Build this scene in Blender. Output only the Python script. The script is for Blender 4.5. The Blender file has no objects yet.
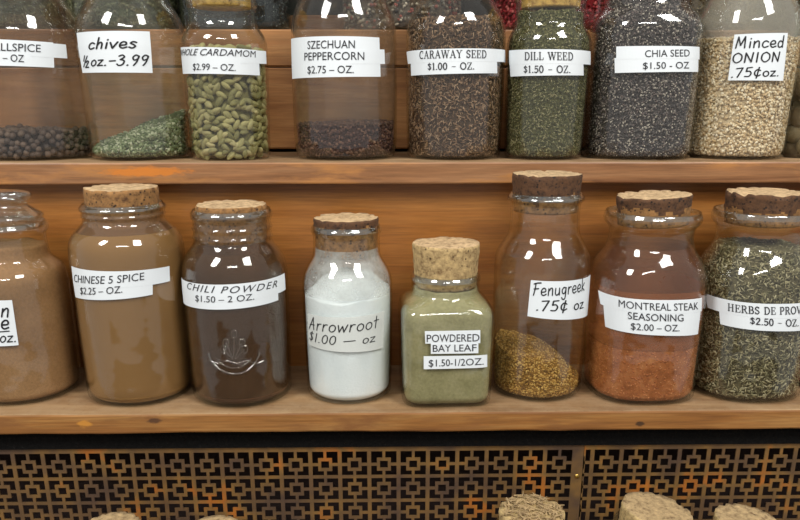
import bpy, math, random
import numpy as np
from mathutils import Vector, Matrix, noise
random.seed(7); RNG = np.random.default_rng(7)
PI = math.pi; R_ = math.radians
scene = bpy.context.scene; COL = scene.collection

# ------------------------------------------------------------------ camera, world, lamps, exposure
F_PX = 754.0; YC = 330.0; CAM = Vector((0, -.60, .2572)); PITCH = R_(16.97); YAW = R_(1.0)
cd = bpy.data.cameras.new('camera'); cam = bpy.data.objects.new('camera', cd); COL.objects.link(cam)
cd.sensor_width = 36; cd.lens = F_PX/800*36; cd.shift_y = (YC-260)/800; cd.clip_start = .01; cam.location = CAM
cam.rotation_euler = (PI/2-PITCH, 0, -YAW); scene.camera = cam
w = bpy.data.worlds.new('world'); scene.world = w; w.use_nodes = True
w.node_tree.nodes['Background'].inputs[0].default_value = (1, .985, .96, 1)
w.node_tree.nodes['Background'].inputs[1].default_value = .40
def area(name, loc, target, sx, sy, power, col):
    l = bpy.data.lights.new(name, 'AREA'); l.shape = 'RECTANGLE'; l.size = sx; l.size_y = sy; l.energy = power; l.color = col
    o = bpy.data.objects.new(name, l); COL.objects.link(o); o.location = loc
    o.rotation_euler = (Vector(target)-Vector(loc)).to_track_quat('-Z', 'Y').to_euler(); return o
area('ceiling_panel_light', (-1.35, -1.2, 1.75), (-.2, 0, .1), .55, .8, 37, (1, .985, .95))
area('ceiling_panel_light', (1.0, -1.15, 1.8), (.2, 0, .1), .6, .9, 37, (1, .985, .95))
area('ceiling_tube_light', (.1, -2.6, 1.9), (0, 0, .1), 1.2, .14, 17, (1, .985, .95))
scene.view_settings.view_transform = 'Standard'; scene.view_settings.look = 'None'
scene.view_settings.gamma = 1; scene.view_settings.exposure = 0.0; scene.view_settings.use_curve_mapping = False
scene.cycles.transparent_max_bounces = 40; scene.cycles.max_bounces = 10
scene.cycles.sample_clamp_indirect = 6; scene.cycles.use_denoising = True

# ------------------------------------------------------------------ measuring: photo pixel -> ray -> place on a surface
CR = cam.rotation_euler.to_matrix()
def ray(px, py): return (CR @ Vector(((px-400)/F_PX, (YC-py)/F_PX, -1))).normalized()
def on_z(px, py, z): d = ray(px, py); return CAM + d*((z-CAM.z)/d.z)
def on_y(px, py, y): d = ray(px, py); return CAM + d*((y-CAM.y)/d.y)
def depth(p): return -(CR.transposed() @ (Vector(p)-CAM)).z

# ------------------------------------------------------------------ materials
def lin(c): return tuple(((x/255)/12.92 if x <= 10 else ((x/255+.055)/1.055)**2.4) for x in c)+(1,)
class NT:
    def __init__(s, name):
        s.m = bpy.data.materials.new(name); s.m.use_nodes = True; s.t = s.m.node_tree
        s.t.nodes.clear(); s.out = s.n('ShaderNodeOutputMaterial')
    def n(s, typ, **kw):
        n = s.t.nodes.new(typ)
        for k, v in kw.items():
            if k.startswith('i_'): n.inputs[k[2:].replace('_', ' ')].default_value = v
            else: setattr(n, k, v)
        return n
    def l(s, a, b): s.t.links.new(a, b)
    def coord(s, scale=(1, 1, 1), kind='Object'):
        tc = s.n('ShaderNodeTexCoord'); mp = s.n('ShaderNodeMapping'); mp.inputs['Scale'].default_value = scale
        s.l(tc.outputs[kind], mp.inputs['Vector']); return mp.outputs[0]
    def noise(s, vec, scale, detail=4, rough=.55, dist=0):
        n = s.n('ShaderNodeTexNoise'); n.inputs['Scale'].default_value = scale; n.inputs['Detail'].default_value = detail
        n.inputs['Roughness'].default_value = rough; n.inputs['Distortion'].default_value = dist; s.l(vec, n.inputs['Vector']); return n.outputs[0]
    def ramp(s, fac, stops):
        r = s.n('ShaderNodeValToRGB'); e = r.color_ramp.elements
        while len(e) < len(stops): e.new(.5)
        for k, (p, c) in enumerate(stops): e[k].position = p; e[k].color = lin(c) if len(c) == 3 else c
        s.l(fac, r.inputs[0]); return r.outputs[0]
    def mix(s, fac, a, b, mode='MIX'):
        m = s.n('ShaderNodeMix', data_type='RGBA', blend_type=mode)
        if isinstance(fac, (int, float)): m.inputs[0].default_value = fac
        else: s.l(fac, m.inputs[0])
        for v, k in ((a, 6), (b, 7)):
            if isinstance(v, tuple): m.inputs[k].default_value = v
            else: s.l(v, m.inputs[k])
        return m.outputs[2]
    def math(s, op, a, b=None):
        m = s.n('ShaderNodeMath', operation=op)
        for v, k in ((a, 0), (b, 1)):
            if v is None: continue
            if isinstance(v, (int, float)): m.inputs[k].default_value = v
            else: s.l(v, m.inputs[k])
        return m.outputs[0]
    def pbr(s, col, rough=.6, bump=None, bd=.001, bs=.5, metal=0, spec=.5):
        p = s.n('ShaderNodeBsdfPrincipled'); p.inputs['Metallic'].default_value = metal; p.inputs['Specular IOR Level'].default_value = spec
        if isinstance(col, tuple): p.inputs['Base Color'].default_value = col
        else: s.l(col, p.inputs['Base Color'])
        if isinstance(rough, (int, float)): p.inputs['Roughness'].default_value = rough
        else: s.l(rough, p.inputs['Roughness'])
        if bump is not None:
            b = s.n('ShaderNodeBump'); b.inputs['Strength'].default_value = bs; b.inputs['Distance'].default_value = bd
            s.l(bump, b.inputs['Height']); s.l(b.outputs[0], p.inputs['Normal'])
        s.l(p.outputs[0], s.out.inputs[0]); return s.m

def wood(name, dark, mid, light, rough=.45, grain=(2.2, 40, 40), knots=True, bd=.0006, patch=None, spots=()):
    t = NT(name); v = t.coord(grain); g = t.noise(v, 1.6, 6, .6, 1.2)
    col = t.ramp(g, [(.3, dark), (.5, mid), (.68, light)])
    v2 = t.coord((5, 9, 14)); b = t.noise(v2, 1.1, 3, .5)
    col = t.mix(t.math('MULTIPLY', b, .55), col, lin(dark), 'MIX')
    fine = t.noise(t.coord((14, 300, 300)), 2, 3, .6)
    col = t.mix(.35, col, t.ramp(fine, [(.3, (60, 60, 60)), (.7, (255, 255, 255))]), 'MULTIPLY')
    if patch:
        p = t.noise(t.coord((9, 20, 45)), 1.3, 5, .65)
        col = t.mix(t.ramp(p, [(.52, (0, 0, 0)), (.66, (255, 255, 255))]), col, lin(patch))
    if knots:
        vo = t.n('ShaderNodeTexVoronoi'); vo.inputs['Scale'].default_value = 1; t.l(t.coord((3.3, 3, 9)), vo.inputs['Vector'])
        k = t.ramp(vo.outputs['Distance'], [(.03, (255, 255, 255)), (.12, (0, 0, 0))])
        col = t.mix(t.math('MULTIPLY', k, .75), col, lin((50, 25, 12)))
    for (px, py, y, c, rx, rz) in spots:      # single marks in the timber: a knot, a chip, an orange stain
        q = on_y(px, py, y); tc = t.n('ShaderNodeTexCoord'); mp = t.n('ShaderNodeMapping', vector_type='POINT')
        mp.inputs['Location'].default_value = (-q.x/rx, 0, -q.z/rz); mp.inputs['Scale'].default_value = (1/rx, 0, 1/rz)
        t.l(tc.outputs['Object'], mp.inputs['Vector']); ln = t.n('ShaderNodeVectorMath', operation='LENGTH'); t.l(mp.outputs[0], ln.inputs[0])
        d = t.math('ADD', ln.outputs['Value'], t.math('MULTIPLY', t.noise(t.coord((60, 60, 160)), 2, 3), .8))
        col = t.mix(t.ramp(d, [(.75, (235, 235, 235)), (1.0, (0, 0, 0))]), col, lin(c))
    return t.pbr(col, rough, g, bd, .4)
M = {}
M['edge'] = wood('varnished_shelf_edge', (124, 80, 48), (160, 112, 72), (180, 132, 90), .42, patch=(172, 118, 66), spots=[(145, 172, .104, (206, 122, 40), .075, .009)])
M['edge_low'] = wood('worn_shelf_edge', (112, 68, 32), (164, 110, 52), (192, 142, 80), .5, patch=(128, 84, 44), spots=[(155, 421, 0, (70, 44, 30), .012, .005), (640, 424, 0, (44, 28, 18), .008, .0045), (85, 424, 0, (196, 134, 52), .012, .006)])
M['back'] = wood('orange_back_panel', (142, 84, 34), (168, 108, 48), (184, 124, 60), .38, (1.2, 20, 22), False)
M['riser'] = wood('riser_board', (146, 92, 48), (184, 126, 72), (204, 148, 90), .5, (2.5, 30, 34))
def dusty():
    t = NT('dusty_shelf_top'); g = t.noise(t.coord((3, 36, 36)), 1.5, 5, .6, .8)
    c = t.ramp(g, [(.3, (112, 82, 52)), (.55, (142, 110, 74)), (.75, (164, 132, 94))])
    d = t.noise(t.coord((22, 22, 22)), 1.2, 5, .7)
    c = t.mix(t.ramp(d, [(.42, (0, 0, 0)), (.7, (150, 150, 150))]), c, lin((180, 158, 126)))
    s = t.noise(t.coord((160, 160, 160)), 2, 2, .5)
    c = t.mix(t.ramp(s, [(.3, (150, 150, 150)), (.36, (0, 0, 0))]), c, lin((90, 56, 30)))
    return t.pbr(c, .7, d, .0004, .4)
M['top'] = dusty()
M['dark'] = NT('dark_recess').pbr(lin((34, 18, 14)), .9)
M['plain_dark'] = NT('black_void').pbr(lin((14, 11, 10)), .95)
def black_strip():
    t = NT('black_speckled_strip'); v = t.coord((1, 1, 1)); a = t.noise(v, 260, 4, .7); b = t.noise(v, 30, 4, .6)
    c = t.ramp(a, [(.45, (13, 12, 12)), (.68, (22, 21, 20)), (.84, (70, 68, 60))])
    c = t.mix(t.math('MULTIPLY', b, .5), c, lin((10, 9, 9))); return t.pbr(c, .95, a, .002, .8, spec=.15)
M['strip'] = black_strip()
def bronze(flat=False):
    t = NT('aged_bronze_flat' if flat else 'aged_bronze'); v = t.coord((1, 1, 1)); a = t.noise(v, 22, 3, .55); b = t.noise(v, 60, 3, .6)
    c = t.ramp(a, [(.36, (104, 84, 70)), (.50, (132, 104, 70)), (.58, (152, 118, 70)), (.66, (200, 124, 56)), (.74, (200, 142, 56))])
    c = t.mix(.3, c, t.ramp(b, [(.35, (120, 104, 96)), (.65, (230, 206, 170))]), 'MULTIPLY')
    return t.pbr(c, .42, b, .0004, .4, metal=.45)
M['bronze'] = bronze()
M['brass'] = NT('brass_screw').pbr(lin((214, 180, 100)), .25, metal=1)
def cork(name, side, dark, pits=.5):
    t = NT(name); v = t.coord((1, 1, 1)); a = t.noise(v, 190, 5, .7); b = t.noise(v, 55, 4, .6)
    c = t.ramp(a, [(.32, dark), (.48, side), (.7, tuple(min(255, int(x*1.22)) for x in side))])
    vo = t.n('ShaderNodeTexVoronoi'); vo.inputs['Scale'].default_value = 260; t.l(v, vo.inputs['Vector'])
    k = t.ramp(vo.outputs['Distance'], [(.16, (255, 255, 255)), (.3, (0, 0, 0))])
    k = t.math('MULTIPLY', k, t.ramp(b, [(.62-pits*.3, (0, 0, 0)), (.75-pits*.25, (255, 255, 255))]))
    c = t.mix(k, c, lin(tuple(int(x*.5) for x in dark)))
    return t.pbr(c, .85, a, .0012, .7)
M['cork'] = cork('cork_side', (138, 100, 58), (84, 54, 28), .8)
M['cork_dark'] = cork('cork_dark_band', (84, 56, 34), (40, 24, 14), .9)
M['cork_top'] = cork('cork_top', (184, 156, 118), (138, 108, 74), .25)
M['cork_pale'] = cork('cork_pale', (168, 142, 98), (112, 84, 50), .5)
M['cork_straw'] = cork('cork_straw', (170, 146, 100), (100, 78, 48), .6)
M['cork_shaded'] = cork('cork_shaded_top', (160, 136, 98), (112, 88, 58), .25)  # darker copy of cork_top: shadow on the bottom row put into the colour
M['cork_yellow'] = cork('cork_yellow', (198, 160, 84), (150, 100, 40), .3)
def glass(name='clear_glass', face=(.97, .975, .965), edge=(.55, .58, .55), rough=.07, r0=.05):
    t = NT(name); lw = t.n('ShaderNodeLayerWeight'); lw.inputs['Blend'].default_value = .5
    r = t.n('ShaderNodeValToRGB'); e = r.color_ramp.elements; e[0].position = .72; e[0].color = face+(1,); e[1].position = 1; e[1].color = edge+(1,)
    t.l(lw.outputs['Facing'], r.inputs[0])
    tr = t.n('ShaderNodeBsdfTransparent'); t.l(r.outputs[0], tr.inputs[0])
    gl = t.n('ShaderNodeBsdfGlossy'); gl.inputs['Roughness'].default_value = rough; gl.inputs['Color'].default_value = (1, 1, 1, 1)
    b = t.n('ShaderNodeBump'); b.inputs['Strength'].default_value = .6; b.inputs['Distance'].default_value = .004
    t.l(t.noise(t.coord((1, 1, 1)), 20, 2.5, .5), b.inputs['Height']); t.l(b.outputs[0], gl.inputs['Normal'])
    fr = t.math('ADD', t.math('MULTIPLY', t.math('POWER', lw.outputs['Facing'], 3.6), .75), r0)
    mx = t.n('ShaderNodeMixShader'); t.l(fr, mx.inputs[0]); t.l(tr.outputs[0], mx.inputs[1]); t.l(gl.outputs[0], mx.inputs[2])
    t.l(mx.outputs[0], t.out.inputs[0]); return t.m
M['glass'] = glass()
M['glass_green'] = glass('green_tinted_glass', (.93, .97, .95), (.30, .46, .40))
M['glass_thick'] = glass('thick_glass_edge', (.84, .87, .85), (.42, .48, .45), .09, .2)
def film(name, col, a0, a1, scale=30):
    t = NT(name); n = t.noise(t.coord((1, 1, 1)), scale, 5, .65)
    f = t.n('ShaderNodeMapRange'); f.inputs['From Min'].default_value = .3; f.inputs['From Max'].default_value = .7
    f.inputs['To Min'].default_value = a0; f.inputs['To Max'].default_value = a1; t.l(n, f.inputs['Value'])
    tr = t.n('ShaderNodeBsdfTransparent'); di = t.n('ShaderNodeBsdfDiffuse'); di.inputs[0].default_value = lin(col)
    mx = t.n('ShaderNodeMixShader'); t.l(f.outputs[0], mx.inputs[0]); t.l(tr.outputs[0], mx.inputs[1]); t.l(di.outputs[0], mx.inputs[2])
    t.l(mx.outputs[0], t.out.inputs[0]); return t.m
def powder(name, dark, mid, light, scale=60, fine=500, mul=190):
    t = NT(name); v = t.coord((1, 1, 1)); a = t.noise(v, scale, 5, .6); b = t.noise(v, fine, 2, .5)
    c = t.ramp(a, [(.3, dark), (.5, mid), (.7, light)])
    c = t.mix(.4, c, t.ramp(b, [(.3, (mul, mul, mul)), (.7, (255, 255, 255))]), 'MULTIPLY')
    return t.pbr(c, .95, b, .0006, .5, spec=.1)
def grains(name, cols, rough=.8):
    t = NT(name); g = t.n('ShaderNodeNewGeometry')
    st = [(i/len(cols), c) for i, c in enumerate(cols)]
    c = t.ramp(g.outputs['Random Per Island'], st); c.node.color_ramp.interpolation = 'CONSTANT'
    return t.pbr(c, rough, spec=.3)
M['paper'] = NT('white_label_paper').pbr(lin((226, 232, 236)), .75)
M['paper_thin'] = film('thin_label_paper', (222, 226, 222), .72, .82, 20)
M['ink'] = NT('black_label_ink').pbr(lin((40, 40, 46)), .8)
M['pen'] = NT('black_marker_ink').pbr(lin((22, 22, 26)), .7)

# ------------------------------------------------------------------ object helpers
def link(name, me, mats, parent=None, smooth=True):
    o = bpy.data.objects.new(name, me); COL.objects.link(o)
    for m in (mats if isinstance(mats, (list, tuple)) else [mats]): me.materials.append(m)
    if parent: o.parent = parent
    if smooth and len(me.polygons): me.polygons.foreach_set('use_smooth', [True]*len(me.polygons))
    return o
def mesh(vs, fs, mi=None):
    me = bpy.data.meshes.new('m'); me.from_pydata([tuple(v) for v in vs], [], fs)
    if mi is not None: me.polygons.foreach_set('material_index', mi)
    me.update(); return me
def npmesh(V, F):
    me = bpy.data.meshes.new('m'); k = F.shape[1]; n = len(F)
    me.vertices.add(len(V)); me.vertices.foreach_set('co', V.astype(np.float32).ravel())
    me.loops.add(n*k); me.loops.foreach_set('vertex_index', F.astype(np.int32).ravel())
    me.polygons.add(n); me.polygons.foreach_set('loop_start', np.arange(0, n*k, k, dtype=np.int32))
    me.update(calc_edges=True); me.validate(); return me
def tag(o, label=None, cat=None, group=None, kind=None):
    for k, v in (('label', label), ('category', cat), ('group', group), ('kind', kind)):
        if v: o[k] = v
    return o
def empty(name, loc, label, cat, group=None):
    o = bpy.data.objects.new(name, None); COL.objects.link(o); o.location = loc; o.empty_display_size = .02
    bpy.context.view_layer.update(); return tag(o, label, cat, group)
def boxes(bs):
    vs, fs = [], []
    for (x0, x1, y0, y1, z0, z1) in bs:
        k = len(vs)
        vs += [(x, y, z) for z in (z0, z1) for x, y in ((x0, y0), (x1, y0), (x1, y1), (x0, y1))]
        fs += [tuple(k+i for i in f) for f in ((3, 2, 1, 0), (4, 5, 6, 7), (0, 1, 5, 4), (1, 2, 6, 5), (2, 3, 7, 6), (3, 0, 4, 7))]
    return vs, fs
def bevel(o, w, seg=2):
    b = o.modifiers.new('bevel', 'BEVEL'); b.width = w; b.segments = seg; b.limit_method = 'ANGLE'; return o

# ------------------------------------------------------------------ the shelving
X0, X1 = -.80, .95
Z2, Z3 = .2029, .3276
unit = empty('wooden_shelving', (0, .1, -1.1), 'stepped wooden shelving of varnished boards holding the rows of spice jars', 'shelving')
def board(name, b, mats, pick=None, bev=.0015, wob=0, segx=1, parent=unit):
    x0, x1, y0, y1, z0, z1 = b; vs, fs, mi = [], [], []
    n = segx
    for i in range(n+1):
        x = x0+(x1-x0)*i/n
        q = wob*(noise.noise(Vector((x*9, z0*7, 1))))+wob*.5*noise.noise(Vector((x*31, z0, 3)))
        q2 = -abs(wob*(noise.noise(Vector((x*13, z1*7, 5))))*.9+wob*.5*noise.noise(Vector((x*40, z0, 9))))
        vs += [(x, y0, z0+q), (x, y1, z0), (x, y1, z1), (x, y0, z1+q2*.5)]
    for i in range(n):
        a = 4*i
        for j in range(4): fs.append((a+j, a+4+j, a+4+(j+1) % 4, a+(j+1) % 4)); mi.append(0)
        if pick: mi[-2] = 1
    fs += [(3, 2, 1, 0), (4*n, 4*n+1, 4*n+2, 4*n+3)]; mi += [0, 0]
    o = link(name, mesh(vs, [tuple(reversed(f)) for f in fs], mi), mats, parent, False)
    o.location = -Vector(parent.location)
    if bev: bevel(o, bev)
    return o
board('shelf_board', (X0, X1, 0, .124, -.0184, 0), [M['edge_low'], M['top']], True, .0018, .0016, 120)
board('shelf_board', (X0, X1, .104, .252, .183, Z2), [M['edge'], M['top']], True, .0015, .0007, 80)
board('shelf_board', (X0, X1, .248, .42, Z3-.018, Z3), [M['riser'], M['top']], True, .001, 0, 1)
board('back_panel', (X0, X1, .1205, .1305, 0, .1828), M['back'], bev=0)
board('riser_board', (X0, X1, .240, .252, .2065, .2896), M['riser'])
board('riser_board', (X0, X1, .239, .248, .2907, Z3-.0005), M['riser'])
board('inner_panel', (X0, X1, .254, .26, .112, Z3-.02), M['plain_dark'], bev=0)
board('trim_strip', (X0, X1, .012, .05, -.0383, -.0188), M['strip'], bev=0)
board('recess_panel', (X0, X1, .06, .07, -.262, -.0186), M['dark'], bev=0)
board('shelf_board', (X0, X1, -.16, .06, -.285, -.265), [M['edge_low'], M['top']], True, .0015, .001, 80)
board('base_cabinet', (X0, X1, -.13, .40, -1.1, -.286), M['riser'])
board('carcass_panel', (X0, X1, .40, .412, -.285, .357), M['riser'])
def struct(name, b, m):
    o = link(name, mesh(*boxes([b])), m, None, False); o['kind'] = 'structure'; return o
struct('wall_back', (-2.2, 2.4, .44, .54, -1.1, 1.9), NT('dim_wall').pbr(lin((70, 66, 60)), .9))
def floor_mat():
    t = NT('worn_floor'); c = t.ramp(t.noise(t.coord((3, 3, 3)), 2, 4), [(.3, (96, 82, 66)), (.7, (130, 112, 92))]); return t.pbr(c, .6)
struct('floor', (-2.2, 2.4, -3.2, .5, -1.16, -1.1), floor_mat())

# bronze fretwork
GY = .014; PX, PZ = .0264, .0244; GT = .0012
def grille(x0, x1, first, seam_side, label):
    root = empty('metal_grille', (x0, GY, -.2), label, 'grille')
    zt = -.0390; zf = zt-.0046; bs = []
    y0, y1 = GY, GY+GT
    def B(a, b, c, d): bs.append((max(a, x0), min(b, x1), y0, y1, c, d)) if min(b, x1) > max(a, x0)+1e-5 else None
    B(x0, x1, zf, zt)
    if seam_side: B(x1-.0077, x1, -.262, zf)
    else: B(x0, x0+.0015, -.262, zf)
    lim = x1-.0077 if seam_side else x1
    nz = 9; xs = [first+i*PX for i in range(-40, 41)]; xs = [x for x in xs if x0-PX < x < lim]
    hv, hr, ro, ri, hc = .0018, .0014, .0063, .0035, .0013
    for x in xs:
        if x > x0: bs.append((max(x-hv, x0), min(x+hv, lim), y0, y1, -.262, zf))
        cx = x+PX/2
        for k in range(nz):
            zc = zf-.0008-PZ*(k+.5)
            def C(a, b, c, d):
                a, b = max(a, x0), min(b, lim)
                if b > a+1e-5: bs.append((a, b, y0, y1, c, d))
            C(cx-ro, cx+ro, zc+ri, zc+ro); C(cx-ro, cx+ro, zc-ro, zc-ri); C(cx-ro, cx-ri, zc-ri, zc+ri); C(cx+ri, cx+ro, zc-ri, zc+ri)
            C(x+hv, cx-ro, zc-hc, zc+hc); C(cx+ro, x+PX-hv, zc-hc, zc+hc)
            C(cx-hc, cx+hc, zc+ro, zc+PZ/2-hr if k else zf); C(cx-hc, cx+hc, zc-PZ/2+hr, zc-ro)
            C(x+hv, x+PX-hv, zc-PZ/2-hr, zc-PZ/2+hr)
    vs, fs = boxes(bs); vs = [(x-x0, y-GY, z+.2) for x, y, z in vs]
    link('fretwork_panel', mesh(vs, fs), M['bronze'], root, False)
    return root
xs_ = on_y(582.5, 468, GY).x
g1 = grille(X0, xs_, xs_-.0077-PX-.0006, True, 'bronze fretwork grille panel with a brass screw on its plain side strip')
g2 = grille(xs_+.0004, X1, xs_+.0004+.0077, False, 'bronze fretwork grille panel beginning beside the screwed strip of its neighbour')
p = on_y(577, 476, GY)
def lathe_simple(pts, n=20):
    vs = [(r*math.cos(2*PI*j/n), r*math.sin(2*PI*j/n), z) for z, r in pts for j in range(n)]
    fs = [(i*n+j, i*n+(j+1) % n, (i+1)*n+(j+1) % n, (i+1)*n+j) for i in range(len(pts)-1) for j in range(n)]
    fs.append(tuple(reversed(range(n)))); fs.append(tuple((len(pts)-1)*n+j for j in range(n))); return vs, fs
s = link('screw', mesh(*lathe_simple([(0, .0022), (.0006, .0022), (.0011, .0016), (.0014, .0006)])), M['brass'], g1)
s.location = (p.x-X0, 0, p.z+.2); s.rotation_euler = (PI/2, 0, 0)

# ------------------------------------------------------------------ jars
def chaikin(pts, it=2):
    for _ in range(it):
        q = [pts[0]]
        for a, b in zip(pts, pts[1:]):
            q.append((a[0]*.75+b[0]*.25, a[1]*.75+b[1]*.25)); q.append((a[0]*.25+b[0]*.75, a[1]*.25+b[1]*.75))
        q.append(pts[-1]); pts = q
    return pts
class Jar:
    """outer profile in metres above the base, foot round or squarish"""
    def __init__(s, label, cx, yb=None, yfront=None, z0=0, prof=(), n=2.0, neck_px=None, phi=0, mat='glass', metres=None, loc=None, group=None, wall=.0014, base=.0018, name='glass_jar'):
        if loc is None:
            cx = 400+(cx-400)*.991
            if yfront is None:
                q = on_z(cx, yb, z0); yfront = q.y-.008
            R = .05
            for _ in range(6):
                q = on_y(cx, 300, yfront+R); ax = None
                # the axis passes under the pixel cx at the foot
                A = on_y(cx, 0, yfront+R); a0 = Vector((0, yfront+R, z0))
                lo, hi = -1., 1.
                for _k in range(40):
                    mid = (lo+hi)/2; d = CR.transposed() @ (Vector((mid, yfront+R, z0+.01))-CAM); px = 400+F_PX*d.x/-d.z
                    if px < cx: lo = mid
                    else: hi = mid
                ax = (lo+hi)/2; R = prof[0][1]*depth((ax, yfront+R, z0+.01))/F_PX
            s.x, s.y = ax, yfront+R
            P = []
            for (py, hw) in prof:
                z = on_y(cx, py, s.y).z; P.append((z-z0, hw*depth((ax, s.y, z))/F_PX))
        else: s.x, s.y = loc; P = list(metres)
        s.z0 = z0+.0003; R = P[0][1]
        body = [(.0, R-.0048), (.0004, R-.0020), (.0020, R-.0004), (.0060, R)]+[q for q in P if q[0] > .010]
        s.out = chaikin(body, 2); s.top = s.out[-1][0]
        s.zs = np.array([q[0] for q in s.out]); s.rs = np.array([q[1] for q in s.out])
        s.zs = np.maximum.accumulate(s.zs+np.arange(len(s.zs))*1e-7)
        s.n = n; s.phi = phi; s.wall = wall; s.base = base
        s.rneck = P[-1][1]; s.rmax = max(q[1] for q in P)
        s.root = empty(name, (s.x, s.y, s.z0), label, 'jar', group)
        N = 72; vs, fs = [], []
        rings = [(z, r) for z, r in s.out]
        rings.append((s.top+.0012, rings[-1][1]-wall*.4)); inn = [(s.top+.0012, rings[-2][1]-wall*.9)]
        for z, r in reversed(s.out):
            if z > base+.005: inn.append((z, r-wall))
        rb = inn[-1][1]; inn += [(base+.003, rb-.0008), (base+.0007, rb-.0026), (base, rb-.006)]
        allr = [(.0010, .001), (.0010, R-.009)]+rings+inn+[(base, .001)]
        for z, r in allr:
            for j in range(N):
                th = 2*PI*j/N; k = s.shape(th, z); vs.append((r*k*math.sin(th), -r*k*math.cos(th), z))
        for i in range(len(allr)-1):
            for j in range(N): fs.append((i*N+j, i*N+(j+1) % N, (i+1)*N+(j+1) % N, (i+1)*N+j))
        fs.append(tuple(reversed(range(N)))); fs.append(tuple((len(allr)-1)*N+j for j in range(N)))
        zr = [q[0] for q in allr]; mi = []
        for i in range(len(allr)-1): mi += [1 if (i < 6 or (zr[i]+zr[i+1])/2 > s.top-.0035) else 0]*N
        link('glass_body', mesh(vs, fs, mi+[1, 1]), [M[mat], M['glass_thick']], s.root)
        s.k = 0
    def expo(s, z):
        if s.n == 2: return 2
        r = float(np.interp(z, s.zs, s.rs)); f = (r-s.rneck)/max(1e-6, s.rmax-s.rneck); f = max(0, min(1, f*1.3-.15)) if z > s.top*.4 else 1
        return 2+(s.n-2)*f
    def shape(s, th, z):
        n = s.expo(z)
        if n <= 2.001: return 1
        c, q = abs(math.cos(th+s.phi)), abs(math.sin(th+s.phi)); return (c**n+q**n)**(-1/n)
    def r(s, z): return float(np.interp(z, s.zs, s.rs))
    def pt(s, th, z, off=0):
        rr = s.r(z)*s.shape(th, z)+off; return (rr*math.sin(th), -rr*math.cos(th), z)
    def zpx(s, py): return on_y(400, py, s.y).z-s.z0
    def tz(s, px, py):
        """photo pixel -> (angle, height) on the outer glass"""
        d = ray(px, py); o = CAM-Vector((s.x, s.y, s.z0)); tc = -(o.x*d.x+o.y*d.y)/(d.x**2+d.y**2)
        def f(t): q = o+d*t; return math.hypot(q.x, q.y)-s.r(q.z)*s.shape(math.atan2(q.x, -q.y), q.z)
        if f(tc) > 0:
            q = o+d*tc; R = s.r(q.z); th = math.atan2(q.x, -q.y); return th+math.copysign(f(tc)/R, th), q.z
        a, b = tc-.2, tc
        for _ in range(40):
            m = (a+b)/2
            if f(m) > 0: a = m
            else: b = m
        q = o+d*b; return math.atan2(q.x, -q.y), q.z
    def quad(s, cs):
        c = [s.tz(*p) for p in cs]  # TL TR BR BL
        def uv(u, v):
            t = [c[3][i]*(1-u)*(1-v)+c[2][i]*u*(1-v)+c[0][i]*(1-u)*v+c[1][i]*u*v for i in (0, 1)]; return t
        return uv
    def paper(s, cs, mat='paper', parent=None, name='paper_label'):
        uv = s.quad(cs); nx, ny = 28, 3; vs, fs = [], []; off = .0004+.0001*s.k; s.k += 1
        # slight bow of the upper and lower edges is left to the round glass
        for lay in (0, 1):
            for j in range(ny+1):
                for i in range(nx+1): th, z = uv(i/nx, j/ny); vs.append(s.pt(th, z, off-lay*.00012))
        w_ = nx+1; L = w_*(ny+1)
        for j in range(ny):
            for i in range(nx):
                a = j*w_+i; fs.append((a, a+1, a+w_+1, a+w_)); fs.append((L+a+w_, L+a+w_+1, L+a+1, L+a))
        for i in range(nx):
            fs.append((i+1, i, L+i, L+i+1)); a = ny*w_+i; fs.append((a, a+1, L+a+1, L+a))
        for j in range(ny):
            a = j*w_; fs.append((a, a+w_, L+a+w_, L+a)); a = j*w_+nx; fs.append((a+w_, a, L+a, L+a+w_))
        return link(name, mesh(vs, fs), M[mat], parent or s.root, False)
    def text(s, parent, txt, style, x0, y0, x1, y1, h, pen=None, dx=0):
        """baseline from (x0,y0) to (x1,y1), capitals h high"""
        V, Fc = lettering(txt, style, pen, (x1-x0)/h)
        uv = s.quad([(x0+dx, y0-h), (x1+dx, y1-h), (x1, y1), (x0, y0)])
        off = .0004+.0001*s.k+.0002
        vs = [s.pt(*uv(u, v), off) for u, v in V]
        link('lettering', mesh(vs, Fc), M['pen' if style == 'hand' else 'ink'], parent, False)
    def tag_strips(s, strips, texts, mat='paper'):
        lab = s.paper(strips[0], mat)
        for q in strips[1:]: s.paper(q, mat, lab, 'paper_strip')
        for t in texts: s.text(lab, *t)
        return lab
    # contents --------------------------------------------------------------
    def fillfn(s, yl, yr, dome=0, back=0, rough=.0015):
        z = s.zpx((yl+yr)/2); zl, zr = s.zpx(yl), s.zpx(yr); R = s.r(z*.5)
        def Fz(x, y):
            rho = min(1, math.hypot(x, y)/R)
            q = z+(zr-zl)/2*x/R+dome*(1-rho**2)+back*y/R+rough*noise.noise(Vector((x*60+s.x*9, y*60, 2)))*2
            return max(q, s.base+.0025)
        return Fz
    def foot(s, z): return float(np.interp(z-s.base-.0004, [0, .0007, .003, .005], [.0064, .0030, .0011, 0]))
    def inner(s, th, z, gap): return max(.002, (s.r(z)-s.wall-gap))*s.shape(th, z)
    def fill(s, name, mat, Fz, label, cat, gap=.0006, lump=0, rough_side=0):
        N, K = 72, 60; vs, fs = [], []; b = s.base+.001
        def side(j, t):
            th = 2*PI*j/N; z = b
            rr = s.inner(th, s.r and .03, gap)
            for _ in range(3):
                zt = Fz(rr*math.sin(th), -rr*math.cos(th)); z = b+t*(zt-b); rr = s.inner(th, z, gap)
            rr -= s.foot(z)
            rr -= rough_side*abs(noise.noise(Vector((math.sin(th)*4, math.cos(th)*4, z*90))))
            return (rr*math.sin(th), -rr*math.cos(th), z)
        vs.append((0, 0, b))
        for k in range(K+1):
            for j in range(N): vs.append(side(j, k/K))
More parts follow.
